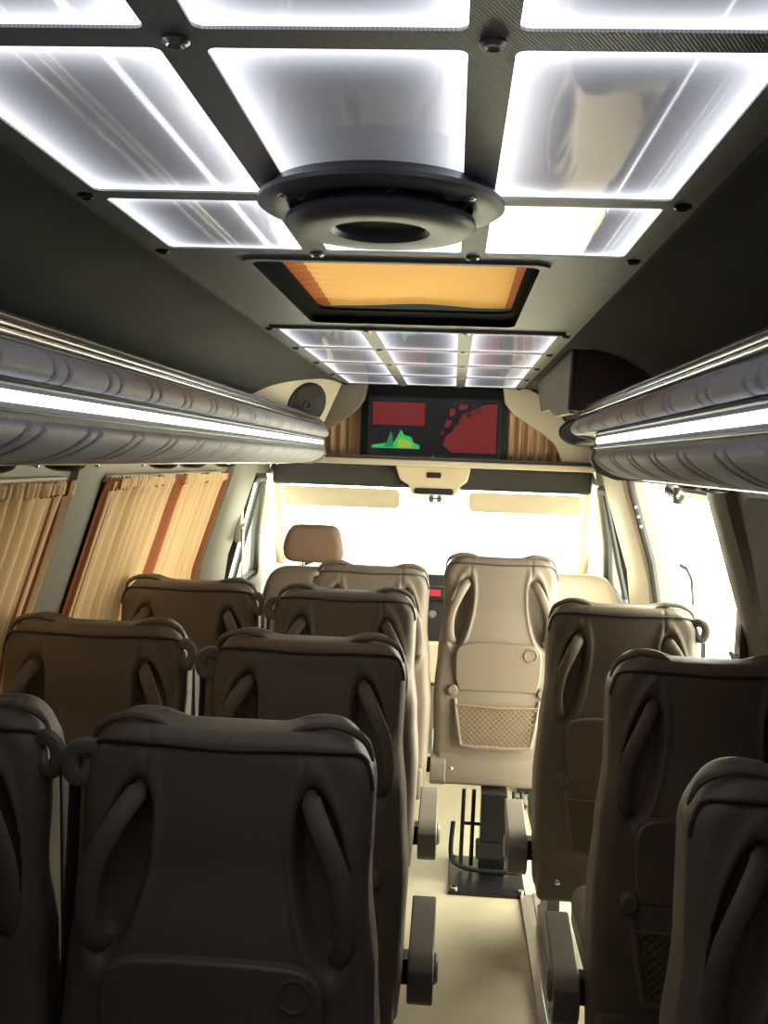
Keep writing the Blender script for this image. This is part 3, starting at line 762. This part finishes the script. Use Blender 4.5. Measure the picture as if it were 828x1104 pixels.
    MB().tube([(x, y, .425) for x, y in cp], .0035, 6, closed=True).build('cushion_piping', 'piping', t, smooth=True)
    # armrest on the aisle side
    if not pedestal:
        s = side; x0 = s*.252; x1 = s*.312
        prof = [(.02, .39), (.035, .35), (.075, .33), (.12, .345), (.15, .385), (.20, .42), (.26, .445), (.285, .46), (.29, .48), (.28, .495), (.12, .47), (.05, .455), (.02, .43)]
        prof = [(p.x, p.y) for p in bez([(a, b2, 0) for a, b2 in prof], 3)]
        ar = MB().prism(prof, (x0, 0, 0), (0, 1, 0), (0, 0, 1), (x1-x0, 0, 0)).build('armrest', 'plastic_grey', t, bevel=.012, seg=3)
        MB().lathe([(.035, 0), (.035, .008), (.028, .014)], 24, Matrix.Translation((x1-s*.004, .085, .41)) @ Matrix.Rotation(s*PI/2, 4, 'Y')).build('pivot_cap', 'plastic_grey', ar, smooth=True)
        MB().box(min(s*.20, x0), max(s*.20, x0), .06, .11, .38, .44).build('armrest_bracket', 'blackmetal', t)
    # belt guide and belt on the inner shoulder
    s = -side
    if not pedestal:
        g = MB().tube(bez([(s*.205, .02, 1.142), (s*.222, .008, 1.150), (s*.238, .004, 1.140), (s*.242, .004, 1.118), (s*.232, .006, 1.100), (s*.216, .010, 1.106), (s*.210, .02, 1.125)], 5), .0105, 8, flat=1.3).build('belt_guide', 'plastic_grey', t, smooth=True)
        MB().box(-.002, .002, -.022, .022, -.50, 0, Matrix.Translation((s*.242, .035, 1.12)) @ Matrix.Rotation(s*-.03, 4, 'Y')).build('seat_belt', 'piping', g)
    # undercarriage
    if pedestal:
        pd = MB().box(-.16, .16, .02, .42, .285, .315).build('carrier_plate', 'blackmetal', t, bevel=.004)
        bs = MB().box(-.16, .125, -.27, .08, -.045, -.030).build('base_plate', 'blackmetal', t, bevel=.004)
        for x in (-.14, .105):
            for y in (-.245, .055):
                MB().lathe([(.013, 0), (.013, .008), (.008, .010)], 6, Matrix.Translation((x, y, -.030))).build('bolt', 'chrome', bs)
        pc = MB().box(-.045, .055, -.11, .02, -.030, .29).box(-.06, .07, -.13, -.06, .04, .10).build('post', 'blackmetal', t, bevel=.006)
        fr_ = MB()
        for x in (-.115, -.075, .085, .115):
            fr_.tube([(x, -.06, -.012), (x*.97, -.05, .285)], .008, 8)
        fr_.tube(bez([(-.15, -.12, .18), (-.155, -.13, .06), (-.13, -.14, .02), (-.05, -.15, .005), (.11, -.15, .005)], 5), .009, 8)
        fr_.tube([(-.12, -.05, .15), (.12, -.05, .15)], .007, 8)
        fr_.build('spring_frame', 'blackmetal', t, smooth=True)
        lv = MB().tube([(.09, -.09, .27), (.125, -.12, .245)], .010, 8).build('lever', 'blackmetal', t, smooth=True)
    else:
        for x in (-.15, .15):
            MB().prism([(.08, .022), (.48, .022), (.48, .06), (.40, .10), (.36, .30), (.44, .335), (.06, .335), (.16, .28), (.18, .10), (.08, .06)], (x-.02, 0, 0), (0, 1, 0), (0, 0, 1), (.04, 0, 0)).build('leg', 'fan', t, bevel=.004)
    return t
LX, WXs, RX = -.212, -.720, .640
protoA = make_seat(1, 'taupe leather aisle seat seen from behind, largest in the foreground')
protoB = make_seat(-1, 'taupe leather seat cut off by the right edge, nearest of the right row')
def put(proto, x, y, label, first=False, dz=0, rz=0, arm=True):
    o = proto if first else copy_tree(proto)
    if not arm:
        for ch in list(o.children):
            if ch.name.startswith('armrest'):
                for g in list(ch.children): bpy.data.objects.remove(g)
                bpy.data.objects.remove(ch)
    o.location = (x, y, dz); o.rotation_euler.z = rz; o['label'] = label; return o
put(protoA, LX+.005, 1.49, protoA['label'], True)
put(protoA, LX+.015, 2.26, 'taupe leather aisle seat directly in front of the central foreground seat')
put(protoA, LX+.008, 3.13, 'taupe leather aisle seat of the third row, left of the aisle')
put(protoA, LX+.03, 3.90, 'taupe leather aisle seat of the fourth row, beside the driver headrest')
put(protoB, RX+.033, 1.37, protoB['label'], True)
put(protoB, RX+.056, 2.22, 'taupe leather seat in the middle of the right row, between its two neighbours')
put(protoB, RX, 3.06, 'taupe leather seat at the front of the right row, beside the open doorway')
put(protoB, WXs, 1.52, 'taupe leather window seat cut off at the left edge, nearest of the window seats', arm=False)
put(protoB, WXs, 2.34, 'taupe leather window seat in front of the nearest left curtain', arm=False)
put(protoB, WXs+.004, 3.20, 'taupe leather window seat in front of the red striped curtain, third row', arm=False)
ps = make_seat(-1, 'cream lit leather guide seat on a black pedestal in the aisle, with net pocket', True)
ps.location = (.318, 3.98, .045)

# floor rails
def rail(label, x0, y0, y1):
    w2 = .036
    mb = MB().prism([(-w2, 0), (w2, 0), (w2, .014), (.012, .014), (.012, .004), (-.012, .004), (-.012, .014), (-w2, .014)], (x0, y0, 0), (1, 0, 0), (0, 0, 1), (0, y1-y0, 0))
    t = mb.build('floor_rail', 'steel', bevel=.0015); tag(t, label, 'rail', 'metal seat rails')
    y = y0+.1
    while y < y1:
        MB().lathe([(.006, 0), (.006, .002), (.003, .004)], 10, Matrix.Translation((x0+.024, y, .014))).build('screw', 'chrome', t, smooth=True)
        y += .28
    return t
rail('shiny metal seat rail along the right edge of the aisle floor', .458, -.4, 3.75)
rail('metal seat rail under the window side of the right seats', .80, -.4, 3.75)
rail('metal seat rail under the aisle side of the left seats', -.05, -.4, 4.5)
rail('metal seat rail under the left window seats', -.60, -.4, 4.5)

# ------------------------------------------------------------------ cab seats
def cab_seat(x, y, label, leather, head=True):
    t = tag(empty('cab_seat', (x, y, 0)), label, 'seat', 'cab seats')
    def ring(z, w_, y0, y1, r=.04): return [(a, b, z) for a, b in rrect(-w_, w_, y0, y1, min(r, w_*.9, (y1-y0)*.49))]
    MB().loft([ring(.50, .22, .02, .12), ring(.56, .245, -.03, .15), ring(.8, .25, -.05, .12), ring(.98, .235, -.06, .09), ring(1.06, .20, -.05, .07), ring(1.085, .16, -.03, .05, .03), ring(1.09, .12, -.015, .035, .02)]).build('backrest', leather, t, smooth=True, sub=1)
    if head:
     hr = MB().loft([ring(1.105, .10, -.02, .05, .03), ring(1.115, .135, -.045, .07), ring(1.17, .148, -.055, .075), ring(1.23, .135, -.055, .07), ring(1.275, .112, -.045, .055), ring(1.287, .09, -.02, .03, .02)]).build('headrest', 'leather_brown', t, smooth=True, sub=1)
     for s in (-1, 1): MB().tube([(s*.05, .01, 1.03), (s*.05, .01, 1.13)], .007, 8).build('headrest_post', 'chrome', hr, smooth=True)
    MB().loft(rbox(-.24, .24, .02, .54, .38, .52, .04)).build('seat_cushion', leather, t, smooth=True)
    MB().loft(rbox(-.20, .20, .05, .48, .0, .38, .02)).build('pedestal', 'black', t, smooth=True)
cab_seat(-.52, 4.72, 'driver seat with a rounded brown headrest in front of the windscreen', 'leather')
cab_seat(.68, 4.86, 'light-washed co-driver seat behind the pedestal seat, in front of the dashboard', 'cream', False)  # cream instead of leather paints in the overexposed daylight
# belt reel anchors on the pillars
a1 = tag(empty('belt_anchor', (-wx(1.25)+.055, 4.80, 1.25)), 'seat belt anchor with slotted guide on the left pillar beside the driver', 'seat belt anchor', 'pillar belt anchors')
MB().loft(rbox(-.012, .018, -.03, .03, -.07, .12, .008)).build('cover', 'cream', a1, smooth=True)
MB().tube([(.02, -.03, .0), (.03, .0, .02), (.02, .03, .0), (.02, .0, -.02)], .006, 8, closed=True).build('loop', 'steel', a1, smooth=True)
MB().box(.022, .025, -.022, .022, -.75, 0).build('seat_belt', 'black', a1)
a2 = tag(empty('belt_anchor', (wx(1.1)-.055, 2.90, 1.08)), 'black seat belt reel on the pillar at the rear edge of the doorway', 'seat belt anchor', 'pillar belt anchors')
MB().loft(rbox(-.012, .022, -.035, .035, -.11, .14, .010)).build('cover', 'black', a2, smooth=True)
MB().tube([(-.016, -.025, .0), (-.028, .0, .012), (-.016, .025, .0), (-.016, .0, -.018)], .007, 8, closed=True).build('loop', 'chrome', a2, smooth=True)
